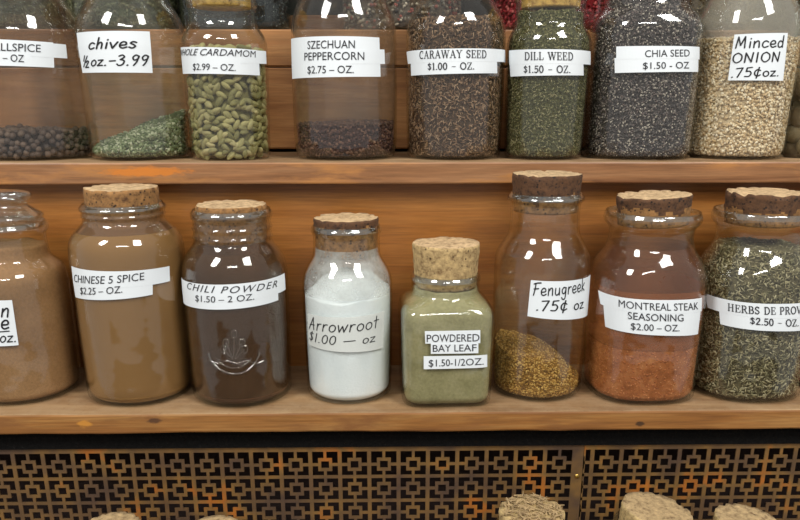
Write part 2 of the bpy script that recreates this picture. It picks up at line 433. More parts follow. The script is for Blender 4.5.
        for j in range(N): fs.append((0, 1+(j+1) % N, 1+j))
        for k in range(K):
            for j in range(N): a = 1+k*N; fs.append((a+j, a+(j+1) % N, a+N+(j+1) % N, a+N+j))
        rim = vs[1+K*N:]; Q = 10; base = 1+K*N
        for q in range(1, Q):
            f = 1-q/Q
            for j in range(N):
                x, y = rim[j][0]*f, rim[j][1]*f; z = Fz(x, y)+lump*noise.noise(Vector((x*220, y*220, 4)))
                vs.append((x, y, z*(1-f**6)+rim[j][2]*f**6))
        vs.append((0, 0, Fz(0, 0)))
        for q in range(Q-1):
            a = base+q*N
            for j in range(N): fs.append((a+j, a+(j+1) % N, a+N+(j+1) % N, a+N+j))
        a = base+(Q-1)*N
        for j in range(N): fs.append((a+j, a+(j+1) % N, len(vs)-1))
        o = link(name, mesh(vs, fs), mat); o.location = (s.x, s.y, s.z0)
        s.Fz = Fz; s.gap = gap
        return tag(o, label, cat, kind='stuff')
    def film(s, mat, y0, y1, name='dust_film'):
        z0 = s.zpx(y0) if y0 is not None else s.base+.002; z1 = s.zpx(y1); N = 64; vs, fs = [], []; K = 24
        for k in range(K+1):
            z = z0+(z1-z0)*k/K
            for j in range(N):
                th = 2*PI*j/N; rr = (s.r(z)-s.wall-.0002)*s.shape(th, z)
                rr -= s.foot(z)
                vs.append((rr*math.sin(th), -rr*math.cos(th), z))
        for k in range(K):
            for j in range(N): a = k*N; fs.append((a+j, a+(j+1) % N, a+N+(j+1) % N, a+N+j))
        return link(name, mesh(vs, fs), mat, s.root)
    def spots(s, N, side_frac, gap, jit, front=None):
        """random places on the surface of the filling: position, outward normal"""
        P, Nn = [], []
        b = s.base+.0014
        while len(P) < N:
            if random.random() < side_frac:
                th = random.uniform(-PI, PI) if front is None else random.uniform(-front, front)
                zt = s.Fz(.9*s.inner(th, .03, 0)*math.sin(th), -.9*s.inner(th, .03, 0)*math.cos(th)); z = random.uniform(b, zt)
                rr = s.inner(th, z, gap)-random.random()*jit
                rr -= s.foot(z)
                P.append((rr*math.sin(th), -rr*math.cos(th), z)); Nn.append((math.sin(th), -math.cos(th), 0))
            else:
                th = random.uniform(-PI, PI); q = math.sqrt(random.random()); z = s.Fz(0, 0); rr = s.inner(th, z, gap)*q
                x, y = rr*math.sin(th), -rr*math.cos(th); P.append((x, y, s.Fz(x, y)-random.random()*jit)); Nn.append((0, 0, 1))
        return np.array(P), np.array(Nn)
    def flakes(s, obj, mat, N, shape, L, W, T, side_frac=.8, jit=.0012, gap=None, tilt=.35, var=.35, flat=1.0):
        """loose pieces (leaves, seeds) over the filling, joined into the same stuff object"""
        gap = T*.6+.0006 if gap is None else gap
        P, Nr = s.spots(N, side_frac, gap, jit); n = len(P)
        SV, SF = SHAPES[shape]
        a = RNG.normal(size=(n, 3))*np.array([1, 1, flat]); t = a-(a*Nr).sum(1, keepdims=True)*Nr; t /= np.linalg.norm(t, axis=1, keepdims=True)
        t = t+Nr*RNG.normal(size=(n, 1))*tilt; t /= np.linalg.norm(t, axis=1, keepdims=True)
        bn = np.cross(Nr, t); bn /= np.linalg.norm(bn, axis=1, keepdims=True); nn = np.cross(t, bn)
        sc = 1+RNG.uniform(-var, var, size=(n, 1)); l = L*sc; w2 = W*(1+RNG.uniform(-var, var, size=(n, 1)))
        V = P[:, None, :]+SV[None, :, 0, None]*(t*l)[:, None, :]/2+SV[None, :, 1, None]*(bn*w2)[:, None, :]/2+SV[None, :, 2, None]*(nn*T)[:, None, :]/2
        V = V.reshape(-1, 3); V[:, 2] = np.maximum(V[:, 2], s.base+.0007)   # nothing pokes through the glass
        th = np.arctan2(V[:, 0], -V[:, 1]); rr = np.hypot(V[:, 0], V[:, 1])
        rin = np.interp(V[:, 2], s.zs, s.rs)-s.wall-.0003
        if s.n > 2.001: rin = rin*np.array([s.shape(a_, b_) for a_, b_ in zip(th, V[:, 2])])
        rin -= np.interp(V[:, 2]-s.base-.0003, [0, .0007, .003, .005], [.0064, .0030, .0011, 0])
        kf = np.minimum(1, rin/np.maximum(rr, 1e-6)); V[:, 0] *= kf; V[:, 1] *= kf
        Fq = SF[None]+(np.arange(n)*len(SV))[:, None, None]
        me = npmesh(V.reshape(-1, 3), Fq.reshape(-1, SF.shape[1]))
        o2 = link('x', me, mat, None, shape != 'chip')
        # joined: one object holds heap and pieces
        a_ = obj.data; k = len(a_.vertices)
        co = np.empty(k*3); a_.vertices.foreach_get('co', co); V1 = co.reshape(-1, 3)
        co = np.empty(len(me.vertices)*3); me.vertices.foreach_get('co', co); V2 = co.reshape(-1, 3)
        F1 = [tuple(p.vertices) for p in a_.polygons]; F2 = [tuple(v+k for v in p.vertices) for p in me.polygons]
        mi = [p.material_index for p in a_.polygons]; slot = len(a_.materials)
        nm = mesh(np.vstack([V1, V2]).tolist(), F1+F2, mi+[slot]*len(F2))
        for m in a_.materials: nm.materials.append(m)
        nm.materials.append(mat); nm.polygons.foreach_set('use_smooth', [True]*len(nm.polygons)); obj.data = nm
        bpy.data.objects.remove(o2)
    def cork(s, yt, yb, hw, hwb=None, mats=('cork', 'cork_top'), tilt=0, rim_dark=0, name='cork_stopper', chips=.0012, seed=0):
        zt, zb = s.zpx(yt-1.2), s.zpx(yb); dd = depth((s.x, s.y, s.z0+zt))/F_PX; rt = hw*dd*.965; rb = (hwb or hw*.93)*dd*.965
        return cork_mesh(s.root, zt, zb, rt, rb, [M[m] for m in mats]+([M['cork_dark']] if rim_dark else []), tilt, rim_dark, name, chips, seed+s.x*50)
def cork_mesh(root, zt, zb, rt, rb, mats, tilt=0, rim_dark=0, name='cork_stopper', chips=.0012, seed=0):
        N, K = 64, 16; vs, fs, mi = [], [], []
        for k in range(K+1):
            f = k/K; r0 = rb+(rt-rb)*f
            for j in range(N):
                th = 2*PI*j/N; p3 = Vector((math.cos(th)*3, math.sin(th)*3, f*3+seed))
                r = r0*(1+.012*noise.noise(p3*2))+.0006*noise.noise(p3*5)
                z = zb+(zt-zb)*f
                if k >= K-1:
                    c = max(0, noise.noise(Vector((math.cos(th)*5, math.sin(th)*5, seed+7))))*chips*1.6; r -= c*(1 if k == K else .3); z -= c*.8
                    if k == K: r -= .0006
                vs.append((r*math.cos(th), r*math.sin(th), z))
        for k in range(K):
            for j in range(N):
                fs.append((k*N+j, k*N+(j+1) % N, (k+1)*N+(j+1) % N, (k+1)*N+j))
                q = (k+.5)/K; jag = .28*noise.noise(Vector((math.cos(2*PI*j/N)*4, math.sin(2*PI*j/N)*4, seed+3)))
                mi.append(2 if rim_dark and (1-q) < rim_dark+jag else 0)
        base = K*N
        for q in (1, 2, 3, 4):
            f = 1-q/5
            for j in range(N):
                x, y, z = vs[base+j]; vs.append((x*f, y*f, z*f**3+zt*(1-f**3)+.0004*noise.noise(Vector((x*f*300, y*f*300, seed)))))
        b0 = K*N
        for q in range(4):
            a = b0 if q == 0 else (K+q)*N; b = (K+1+q)*N
            for j in range(N): fs.append((a+j, a+(j+1) % N, b+(j+1) % N, b+j)); mi.append(1)
        fs.append(tuple((K+4)*N+j for j in range(N))); mi.append(1)
        fs.append(tuple(reversed(range(N)))); mi.append(0)
        o = link(name, mesh(vs, fs, mi), mats, root)
        if tilt:
            zc = (zt+zb)/2; o.matrix_local = Matrix.Translation((0, 0, zc)) @ Matrix.Rotation(tilt, 4, 'Y') @ Matrix.Translation((0, 0, -zc))
        return o
SHAPES = {}
def _shapes():
    V = [(-1, 0, 0), (1, 0, 0)]
    for x in (-.5, .5): V += [(x, .85*math.cos(a), .85*math.sin(a)) for a in (PI/4, 3*PI/4, 5*PI/4, 7*PI/4)]
    F = []
    for j in range(4):
        k = (j+1) % 4; F += [(0, 2+k, 2+j), (2+j, 2+k, 6+k), (2+j, 6+k, 6+j), (1, 6+j, 6+k)]
    SHAPES['seed'] = (np.array(V, float), np.array(F))
    V = [(x, y, z) for z in (-1, 1) for x, y in ((-1, -.8), (.8, -1), (1, .9), (-.7, 1))]
    SHAPES['chip'] = (np.array(V, float), np.array([(3, 2, 1, 0), (4, 5, 6, 7), (0, 1, 5, 4), (1, 2, 6, 5), (2, 3, 7, 6), (3, 0, 4, 7)]))
_shapes()

# ------------------------------------------------------------------ lettering
def arc(cx, cy, rx, ry, a0, a1, n=8): return [(cx+rx*math.cos(R_(a0+(a1-a0)*i/n)), cy+ry*math.sin(R_(a0+(a1-a0)*i/n))) for i in range(n+1)]
def sm(*p):
    p = list(p); q = [p[0]]
    for i in range(len(p)-1):
        a, b, c, d = p[max(i-1, 0)], p[i], p[i+1], p[min(i+2, len(p)-1)]
        for k in range(1, 6):
            t = k/5; q.append(tuple(.5*(2*b[m]+(c[m]-a[m])*t+(2*a[m]-5*b[m]+4*c[m]-d[m])*t*t+(3*b[m]-a[m]-3*c[m]+d[m])*t**3) for m in (0, 1)))
    return q
HAND = {
 'c': (5.2, [sm((5, 4.6), (3, 5.6), (1, 4.2), (.6, 1.6), (2.2, 0), (5, 1))]),
 'h': (5.6, [[(1.4, 10), (.8, 0)], sm((.9, 2.8), (2.8, 5.6), (4.4, 4.6), (4.4, 0))]),
 'i': (2.2, [[(1.2, 5.2), (1, 0)], [(1.3, 7.6), (1.5, 7.9)]]),
 'v': (5.2, [[(.2, 5.2), (2.2, 0), (5, 5.6)]]),
 'e': (5.2, [sm((.7, 2.6), (4.2, 3.1), (4, 5.2), (2.2, 5.7), (.6, 4), (.7, 1.4), (2.4, 0), (5, 1))]),
 's': (4.8, [sm((4.4, 5), (2.3, 5.8), (.8, 4.4), (3, 3), (4, 1.4), (2.2, 0), (.2, .9))]),
 'o': (5.2, [sm((2.8, 5.5), (.9, 4.3), (.6, 1.6), (2.4, 0), (4.6, 1.4), (4.6, 4.2), (2.8, 5.5))]),
 'z': (4.8, [[(.4, 5.2), (4.4, 5.4), (.4, .1), (4.8, .3)]]),
 'n': (5.4, [[(.8, 5.4), (.7, 0)], sm((.8, 3), (2.8, 5.6), (4.3, 4.8), (4.5, 0))]),
 'd': (5.6, [sm((4.4, 4.6), (2.2, 5.5), (.6, 3.4), (.9, .7), (2.6, 0), (4.5, 1.6)), [(4.9, 10), (4.5, 0)]]),
 'r': (4, [[(.8, 5.4), (.7, 0)], sm((.8, 3), (2, 5.2), (3.8, 5.3))]),
 'w': (7, [[(.3, 5.3), (1.6, 0), (3.4, 4.6), (4.8, 0), (6.8, 5.6)]]),
 't': (4, [[(2, 9), (1.8, 0)], [(.2, 5.6), (4, 5.9)]]),
 'u': (5.4, [sm((.8, 5.4), (.7, 1.4), (2.2, 0), (4.2, 1.6), (4.5, 5.4)), [(4.5, 5.4), (4.6, 0)]]),
 'g': (5.4, [sm((4.4, 4.8), (2.4, 5.6), (.7, 3.6), (1.4, 1), (3.4, 1.2), (4.5, 4)), sm((4.6, 5.4), (4.4, 0), (3.6, -3.4), (1.6, -3.6), (.6, -2.2))]),
 'k': (5.2, [[(1, 10), (.7, 0)], [(4.6, 5.8), (1, 2.6), (4.8, 0)]]),
 'F': (6.4, [sm((2.4, 9.6), (2, 5), (1, 0)), sm((.6, 9), (3.6, 9.8), (7, 10)), [(1, 5), (5.2, 5.4)]]),
 'A': (7, [sm((.2, -.2), (2.4, 5), (4, 9.6)), sm((4, 9.6), (4.6, 5), (5.8, 0)), [(1, 3.4), (5.8, 3.8)]]),
 'M': (8.4, [[(.2, 0), (1.6, 9.6), (3.6, 2.2), (6.6, 9.8), (6.8, 0)]]),
 'O': (7.6, [sm((3.8, 10), (1, 7.8), (.7, 2.8), (3.4, 0), (6.6, 2.6), (6.6, 7.4), (3.8, 10))]),
 'N': (7.4, [[(.8, 0), (1, 9.8), (5.6, .2), (6.4, 10)]]),
 'I': (3, [[(1.4, 9.8), (1.2, 0)]]),
 '.': (2.2, [[(.8, .1), (1.3, .4)]]), '-': (5.4, [[(.6, 4.2), (5, 4.5)]]), '_': (10, [[(.6, 3.6), (9.4, 4.2)]]),
 '1': (3, [[(1.6, 9.6), (1.2, 0)]]),
 '2': (6, [sm((.6, 7.4), (2.2, 9.8), (4.4, 8.4), (3.2, 4.4), (.4, .2)), sm((.4, .2), (2.4, .8), (5.6, 0))]),
 '3': (5.8, [sm((.6, 8.8), (3, 9.8), (4.6, 7.8), (2, 5.6)), sm((2, 5.6), (5, 4.4), (4.4, 1), (1.8, 0), (.2, 1.4))]),
 '5': (6, [[(5.4, 9.8), (1.6, 9.4), (1.2, 5.6)], sm((1.2, 5.6), (3.6, 6), (5, 3.6), (3.6, .6), (.4, .6))]),
 '7': (5.8, [[(.4, 9), (5.2, 9.6), (1.8, 0)]]),
 '9': (5.8, [sm((4.8, 8.6), (2.6, 9.8), (.7, 7.6), (2, 5), (4.6, 6.6), (4.8, 8.8), (4, 3.6), (2.2, 0))]),
 '0': (5.8, [sm((3, 9.4), (1, 7.2), (.7, 2.6), (2.8, 0), (5, 2.6), (4.8, 7.6), (3, 9.4))]),
 '¢': (6, [sm((5, 6.2), (2.8, 7.4), (.8, 5.2), (1, 2), (3, .6), (5.2, 1.8)), [(3.8, 9.6), (2.4, -1.6)]]),
 '$': (6, [sm((5, 8), (2.8, 9), (1, 7.2), (4.4, 4), (4, 1.6), (2, .8), (.4, 2)), [(3, 10.4), (2.6, -.8)]]),
 '½': (9, [[(1.2, 10), (.8, 5)], [(4.6, 9.6), (1.4, -.4)], sm((4.2, 3.6), (5.6, 5), (7, 3.8), (4.2, -1.2)), [(4.2, -1.2), (8, -1)]]),
 ' ': (3.4, []),
}
def ser(*v): return [[(x-1.3, y), (x+1.3, y)] for x, y in v]
T_ = 'T'  # thick strokes are listed first, hairlines second
SERIF = {
 'A': (8.6, [[(4.2, 10), (7.2, 0)]], [[(4.2, 10), (1.2, 0)], [(2.4, 3.6), (6, 3.6)]]+ser((1.2, 0), (7.2, 0))),
 'B': (7.4, [[(1.8, 0), (1.8, 10)], arc(3.8, 7.5, 2, 2.4, 90, -90), arc(4, 2.6, 2.4, 2.6, 90, -90)], [[(.6, 10), (4, 10)], [(1.8, 5.2), (4, 5.2)], [(.6, 0), (4, 0)]]),
 'C': (8, [arc(4.4, 5, 3.6, 5, 60, 300, 14)], [[(6.6, 9.8), (6.6, 6.8)]]),
 'D': (8.6, [[(1.8, 0), (1.8, 10)], arc(3.6, 5, 3.8, 5, 90, -90, 12)], [[(.6, 10), (3.8, 10)], [(.6, 0), (3.8, 0)]]),
 'E': (7.4, [[(1.8, 0), (1.8, 10)]], [[(.6, 10), (6.2, 10), (6.2, 7.6)], [(1.8, 5.2), (4.8, 5.2)], [(4.8, 6.6), (4.8, 3.8)], [(.6, 0), (6.6, 0), (6.6, 2.6)]]),
 'H': (9, [[(1.8, 0), (1.8, 10)], [(6.8, 0), (6.8, 10)]], [[(1.8, 5.1), (6.8, 5.1)]]+ser((1.8, 0), (1.8, 10), (6.8, 0), (6.8, 10))),
 'I': (4, [[(2, 0), (2, 10)]], ser((2, 0), (2, 10))),
 'L': (7, [[(1.8, 0), (1.8, 10)]], [[(.6, 0), (6.2, 0), (6.2, 2.8)]]+ser((1.8, 10))),
 'N': (9, [[(1.8, 10), (6.8, 0)]], [[(1.8, 0), (1.8, 10)], [(6.8, 0), (6.8, 10)]]+ser((1.8, 0), (1.6, 10), (6.8, 10))),
 'O': (8.8, [arc(4.3, 5, 3.6, 5, 0, 360, 20)], []),
 'P': (7.2, [[(1.8, 0), (1.8, 10)], arc(3.8, 7.3, 2.4, 2.7, 90, -90)], [[(.6, 10), (4, 10)], [(1.8, 4.6), (4, 4.6)]]+ser((1.8, 0))),
 'R': (8.2, [[(1.8, 0), (1.8, 10)], arc(3.8, 7.5, 2.2, 2.5, 90, -90), [(4, 5), (6.8, 0)]], [[(.6, 10), (4, 10)], [(1.8, 5), (4, 5)]]+ser((1.8, 0), (7.2, 0))),
 'S': (6.6, [sm((5.4, 8.4), (3.2, 10), (1.2, 8.2), (1.6, 6.2), (4.8, 4.2), (5.4, 2), (3.2, 0), (1, 1.6))], [[(5.5, 10), (5.5, 7.6)], [(.9, 0), (.9, 2.6)]]),
 'V': (8.4, [[(1.2, 10), (4.2, 0)]], [[(7, 10), (4.2, 0)]]+ser((1.2, 10), (7, 10))),
 'W': (11.6, [[(1.2, 10), (3.6, 0)], [(5.8, 10), (8.2, 0)]], [[(3.6, 0), (5.8, 10)], [(8.2, 0), (10.4, 10)]]+ser((1.2, 10), (5.8, 10), (10.4, 10))),
 'Y': (8.2, [[(1.2, 10), (4, 5)], [(4, 5), (4, 0)]], [[(6.8, 10), (4, 5)]]+ser((1.2, 10), (6.8, 10), (4, 0))),
 'Z': (7.4, [[(6.2, 10), (1, 0)]], [[(1, 7.6), (1, 10), (6.2, 10)], [(1, 0), (6.4, 0), (6.4, 2.6)]]),
 '0': (6.4, [arc(3.1, 5, 2.3, 5, 0, 360, 18)], []),
 '1': (5, [[(2.6, 0), (2.6, 10)]], [[(1, 8.6), (2.6, 10)]]+ser((2.6, 0))),
 '2': (6.2, [sm((.9, 7.4), (2.2, 9.8), (4.8, 9), (4.6, 6.2), (.8, .4)), [(.8, .4), (5.4, .4)]], []),
 '5': (6.2, [[(5.2, 9.6), (1.6, 9.6)], sm((1.5, 5.6), (4.4, 5.8), (5.2, 2.6), (3.2, .2), (.7, 1))], [[(1.6, 9.6), (1.4, 5.4)]]),
 '$': (6.4, [sm((5.2, 7.8), (3.2, 9), (1.2, 7.6), (4.8, 4.2), (5, 2), (3, .8), (.9, 2))], [[(3.1, 10.6), (3.1, -.8)]]),
 '.': (2.8, [[(1, .5), (1.7, .5)]], []), '–': (6.4, [], [[(.8, 4.2), (5.6, 4.2)]]), ' ': (4.2, [], []),
}
def ribbon(V, Fc, pts, w):
    q = [pts[0]]
    for a, b in zip(pts, pts[1:]):          # long strokes follow the round glass
        m = max(1, int(math.hypot(b[0]-a[0], b[1]-a[1])/2.5)); q += [(a[0]+(b[0]-a[0])*i/m, a[1]+(b[1]-a[1])*i/m) for i in range(1, m+1)]
    pts = q
    for a, b in zip(pts, pts[1:]):
        d = Vector((b[0]-a[0], b[1]-a[1]))
        if d.length < 1e-6: continue
        d.normalize(); nx, ny = -d.y*w/2, d.x*w/2; k = len(V)
        V += [(a[0]-nx, a[1]-ny), (b[0]-nx, b[1]-ny), (b[0]+nx, b[1]+ny), (a[0]+nx, a[1]+ny)]; Fc.append((k, k+1, k+2, k+3))
    for p_ in pts:
        k = len(V); V += [(p_[0]+w/2*math.cos(PI/3*j), p_[1]+w/2*math.sin(PI/3*j)) for j in range(6)]; Fc.append(tuple(range(k, k+6)))
def lettering(txt, style, pen, aspect):
    V, Fc = [], []
    if style in ('sans', 'italic'):
        c = bpy.data.curves.new('t', 'FONT'); c.body = txt; c.size = 10; c.resolution_u = 3; c.offset = pen or 0
        if style == 'italic': c.shear = .3; c.space_character = 1.25
        o = bpy.data.objects.new('t', c); COL.objects.link(o); bpy.context.view_layer.update()
        me = o.to_mesh(); V = [(v.co.x, v.co.y) for v in me.vertices]; Fc = [tuple(p_.vertices) for p_ in me.polygons]; o.to_mesh_clear()
        bpy.data.objects.remove(o); cap = 7.27
        xs = [v[0] for v in V]; a, b = min(xs), max(xs); return [((x-a)/(b-a), y/cap) for x, y in V], Fc
    x = 0
    for ch in txt:
        if style == 'hand':
            adv, st = HAND[ch]; k = 0
            for q in st: ribbon(V, Fc, [(x+px_+.12*py_, py_) for px_, py_ in q], pen or 1.15)
            x += adv+1.1
        else:
            adv, tk, tn = SERIF[ch]
            for q in tk: ribbon(V, Fc, [(x+a, b) for a, b in q], 1.5)
            for q in tn: ribbon(V, Fc, [(x+a, b) for a, b in q], .75)
            x += adv+.5
    xs = [v[0] for v in V]; a, b = min(xs), max(xs)
    return [((p_[0]-a)/(b-a), p_[1]/10) for p_ in V], Fc
#OBJECTS
# ================================================================== lower row
# tan powder in a jar with a glass lid
j = Jar('jar of tan powder with a round glass lid beside the CHINESE 5 SPICE jar', 23, 404, prof=[(385, 51), (340, 52.5), (285, 53.5), (272, 52.5), (265, 49), (260, 43), (256, 39), (240, 38), (234, 38), (231, 41), (226, 42), (223, 40)])
j.fill('tan_powder', powder('tan_spice_powder', (128, 96, 62), (156, 118, 80), (170, 132, 92), 14), j.fillfn(243, 243), 'tan spice powder filling the glass lidded jar at the end of the lower shelf', 'spice powder')
lp = [(s_, r_) for s_, r_ in [(.0, .002), (.0, .024), (.002, .0285), (.006, .031), (.008, .0335), (.0105, .034), (.0125, .031), (.016, .0255), (.0185, .0225), (.0205, .0215), (.0225, .0225), (.025, .0255), (.0275, .0265), (.030, .0245), (.0315, .018), (.0322, .009), (.0324, .002)]]
lid = link('glass_lid', mesh(*lathe_simple(chaikin(lp, 1), 48)), M['glass_thick'], j.root); lid.location = (0, 0, j.top-.004)
l = j.tag_strips([[(-40, 297), (12, 300), (18.7, 345), (-33, 343)]], [('n', 'hand', 1, 316.5, 9, 316.8, 15), ('e', 'hand', 1, 328.5, 9.5, 328.8, 15), ('_', 'hand', -6, 335.5, 10, 335, 10), ('oz.', 'hand', 0, 342, 16, 341.5, 11)])

j = Jar('cork-stoppered jar coated with pale brown powder, labelled CHINESE 5 SPICE', 139, 405, prof=[(385, 51), (330, 53), (252, 55.3), (240, 54.5), (231, 50), (225, 43), (221, 39.5), (217, 38.8), (214, 40.8), (211, 39), (209, 41.5), (206, 41.5), (204, 39)])
M['f5'] = film('five_spice_dust', (146, 110, 68), .86, .93, 9)
j.film(M['f5'], None, 228); j.film(film('five_spice_neck_dust', (150, 112, 80), .35, .55, 30), 228, 210)
j.fill('brown_spice_powder', powder('five_spice', (116, 84, 42), (136, 100, 54), (150, 112, 66), 40), j.fillfn(382, 374, .004), 'pale brown five spice powder lying in the bottom of its cork-stoppered jar', 'spice powder')
j.cork(187.5, 224, 37.5, 35.5, seed=1, rim_dark=0, chips=.002)
j.tag_strips([[(73.5, 281), (152.5, 281), (152.5, 294.5), (76, 297)], [(72, 266), (169, 266), (169.5, 281), (74, 283.5)]],
  [('CHINESE 5 SPICE', 'sans', 75, 281.5, 144, 279.5, 7.8), ('$2.25 – OZ.', 'sans', 81, 293.8, 122.5, 292.3, 7.2)])

j = Jar('cork-stoppered mason jar of dark brown powder, labelled CHILI POWDER', 241, 406, prof=[(385, 48.5), (330, 50.5), (272, 52), (260, 50.5), (251, 46), (245, 41), (241, 38.5), (238, 38.3), (236, 40), (233, 38.3), (229, 38.3), (227, 40), (224, 38.3), (219, 38.3), (217, 40.3), (212, 40.3), (210, 38.5)])
j.film(film('chili_dust', (80, 56, 36), .66, .84, 14), None, 247); j.film(film('chili_neck_dust', (110, 84, 66), .15, .35, 30), 247, 214)
j.fill('chili_powder', powder('chili', (64, 40, 26), (82, 54, 36), (98, 66, 44), 30), j.fillfn(362, 352, .003), 'dark brown chili powder in the mason jar beside the five spice jar', 'spice powder')
j.cork(204.5, 240, 36.5, 34.5, seed=2, chips=.002)
j.tag_strips([[(182.5, 290), (277.5, 288), (278, 300), (183, 302)], [(181.5, 277.5), (284, 273), (285, 289.5), (182, 294)]],
  [('CHILI POWDER', 'italic', 188, 288.5, 276.5, 286.6, 7), ('$1.50 – 2 OZ.', 'sans', 196, 300.8, 254, 299.3, 6.5)])
# raised emblem of the mason jar: a sprig inside a ring
def emboss(j, cx, cy, s_):
    vs, fs = [], []
    def tube(pts, w_):
        k0 = len(vs)
        for i, (px_, py_) in enumerate(pts):
            a = pts[max(i-1, 0)]; b = pts[min(i+1, len(pts)-1)]; dx, dy = b[0]-a[0], b[1]-a[1]; L = math.hypot(dx, dy) or 1; nx, ny = -dy/L*w_, dx/L*w_
            for (ox, oy, off) in ((nx, ny, -.0001), (0, 0, .0011), (-nx, -ny, -.0001)):
                vs.append(j.pt(*j.tz(px_+ox, py_+oy), off))
            if i:
                k = k0+3*i
                fs.append((k-3, k, k+1, k-2)); fs.append((k-2, k+1, k+2, k-1))
    tube([(cx+26*s_*math.cos(a), cy-6+26*s_*math.sin(a)) for a in np.linspace(R_(10), R_(170), 22)], .8)
    tube([(cx+20*s_*math.cos(a), cy-6+20*s_*math.sin(a)) for a in np.linspace(R_(30), R_(150), 16)], .5)
    for a0, r0 in ((-90, 26), (-65, 19), (-115, 19), (-45, 15), (-135, 15)):
        t = R_(a0); tube([(cx+r0*f*math.cos(t)*s_, cy+6+r0*f*math.sin(t)*s_) for f in np.linspace(.15, 1, 5)], .6)
        q = (cx+r0*math.cos(t)*s_, cy+6+r0*math.sin(t)*s_); tube([(q[0]+3*s_*math.cos(b), q[1]+4*s_*math.sin(b)) for b in np.linspace(0, 2*PI, 9)], .6)
    tube([(cx-30*s_+60*s_*f, cy+8-1.5*math.sin(f*20)) for f in np.linspace(0, 1, 22)], .6)
    link('raised_emblem', mesh(vs, [tuple(reversed(f)) for f in fs]), M['glass_thick'], j.root)
emboss(j, 234, 354, 1)

j = Jar('small cork-stoppered jar of bright white powder, handwritten Arrowroot label', 349, 402.5, prof=[(390, 41.5), (340, 43.5), (285, 45), (275, 44), (266, 40), (259, 35.5), (254, 33.3), (240, 33), (234, 33.2), (231, 35.5), (228, 35.5), (226, 34)])
j.film(film('arrowroot_dust', (214, 218, 216), .1, .62, 46), 290, 246)
j.fill('arrowroot_powder', powder('arrowroot', (224, 232, 236), (236, 242, 244), (242, 246, 248), 20, mul=240), j.fillfn(294, 290, .022, .002), 'bright white arrowroot powder heaped in the small cork-stoppered jar', 'white powder')
j.cork(218, 254, 34, 31, mats=('cork', 'cork_top'), rim_dark=.28, seed=3, chips=.0016, tilt=.0)
j.tag_strips([[(308, 313), (384, 310.5), (383, 347.5), (309, 344)]], [('Arrowroot', 'hand', 309.5, 328, 378.5, 326.5, 12.5, .8), ('$1.00 _ oz', 'hand', 310, 339.5, 375, 341, 9, .9)], 'paper_thin')

j = Jar('short square glass jar of grey-green powder with tall cork, labelled POWDERED BAY LEAF', 444, 405.5, prof=[(390, 43), (340, 44.8), (313, 45.8), (305, 45.2), (299, 42), (295, 37), (291, 34.2), (286, 33.8), (281, 33.8), (279, 35), (276, 35), (274, 33.8)], n=6, phi=R_(-2), mat='glass')
j.fill('bay_leaf_powder', powder('bay_powder', (136, 130, 92), (154, 148, 108), (168, 160, 122), 60, 420), j.fillfn(286, 286), 'grey-green bay leaf powder filling the short square jar', 'spice powder')
j.cork(243.6, 285, 35.4, 32, mats=('cork_pale', 'cork_top'), seed=4, chips=.001)
for q, t in (([(425, 331), (480, 330), (480, 343), (425.5, 343.5)], ('POWDERED', 'sans', 427, 341.8, 479, 341, 7.8)),
             ([(431, 343.5), (478, 342.8), (478, 353), (431, 353.7)], ('BAY LEAF', 'sans', 433, 351.5, 476, 350.8, 7.2)),
             ([(424, 356), (486.7, 354.4), (486.7, 366.7), (424, 369)], ('$1.50-1/2OZ.', 'sans', 429, 366.3, 483, 364.3, 7.2))):
    j.text(j.paper(q), *t)

j = Jar('tall narrow-necked jar a third full of golden seeds, handwritten Fenugreek label', 537, 400, prof=[(388, 44), (330, 46), (260, 47.5), (251, 46), (243, 41), (236, 36.5), (229, 34.3), (205, 34.3), (202, 35), (199.5, 38), (196.5, 38), (194, 35.5)])
f = j.fill('fenugreek_seeds', powder('fenugreek_heap', (124, 88, 36), (146, 106, 46), (160, 120, 56), 300), j.fillfn(341, 381, .017, .006), 'golden fenugreek seeds heaped slantwise in the tall narrow-necked jar', 'seeds', gap=.0022)
j.flakes(f, grains('fenugreek_grains', [(166, 124, 56), (188, 146, 72), (144, 104, 44), (202, 164, 92), (122, 86, 36)]), 8500, 'seed', .0026, .0019, .0016, .62, .001)
j.film(film('fenugreek_dust', (150, 120, 90), .03, .14, 40), 345, 250)
j.cork(174.5, 211, 36, 33, mats=('cork', 'cork_top', ), rim_dark=.62, seed=5, chips=.002)
j.tag_strips([[(531, 280), (590, 274.5), (588, 314.5), (527.5, 316)]], [('Fenugreek', 'hand', 533, 295, 584, 289.8, 12.5, 1.05), ('.75¢ oz', 'hand', 536, 310, 583, 307.5, 10.5, 1.15)])

PM = [(385, 51.5), (340, 53), (285, 54.5), (268, 53.2), (257, 49.5), (248, 44), (241, 41.2), (235, 40.6), (228, 41), (225, 43), (221, 46.8), (216, 47.6), (212, 46)]
j = Jar('wide-mouth jar of orange-brown seasoning with thin crumbly cork, labelled MONTREAL STEAK SEASONING', 639, 403.5, prof=PM, n=2.6, phi=R_(-3))
m_ = powder('steak_seasoning', (136, 78, 40), (166, 100, 56), (184, 122, 76), 90, 420)
f = j.fill('steak_seasoning', m_, j.fillfn(336, 330, .002), 'orange-brown steak seasoning in the wide-mouth jar beside the fenugreek jar', 'seasoning', gap=.0010)
j.flakes(f, grains('seasoning_grains', [(180, 108, 60), (164, 94, 50), (196, 130, 80), (150, 84, 46), (184, 114, 66)]), 2600, 'chip', .0015, .0011, .0006, .9, .0006)
j.film(film('seasoning_dust', (150, 90, 52), .5, .8, 26), 336, 282); j.film(film('seasoning_haze', (128, 84, 62), .18, .4, 26), 282, 244)
j.cork(196, 224, 38, 35.5, rim_dark=.45, tilt=R_(-2.5), seed=6, chips=.003)
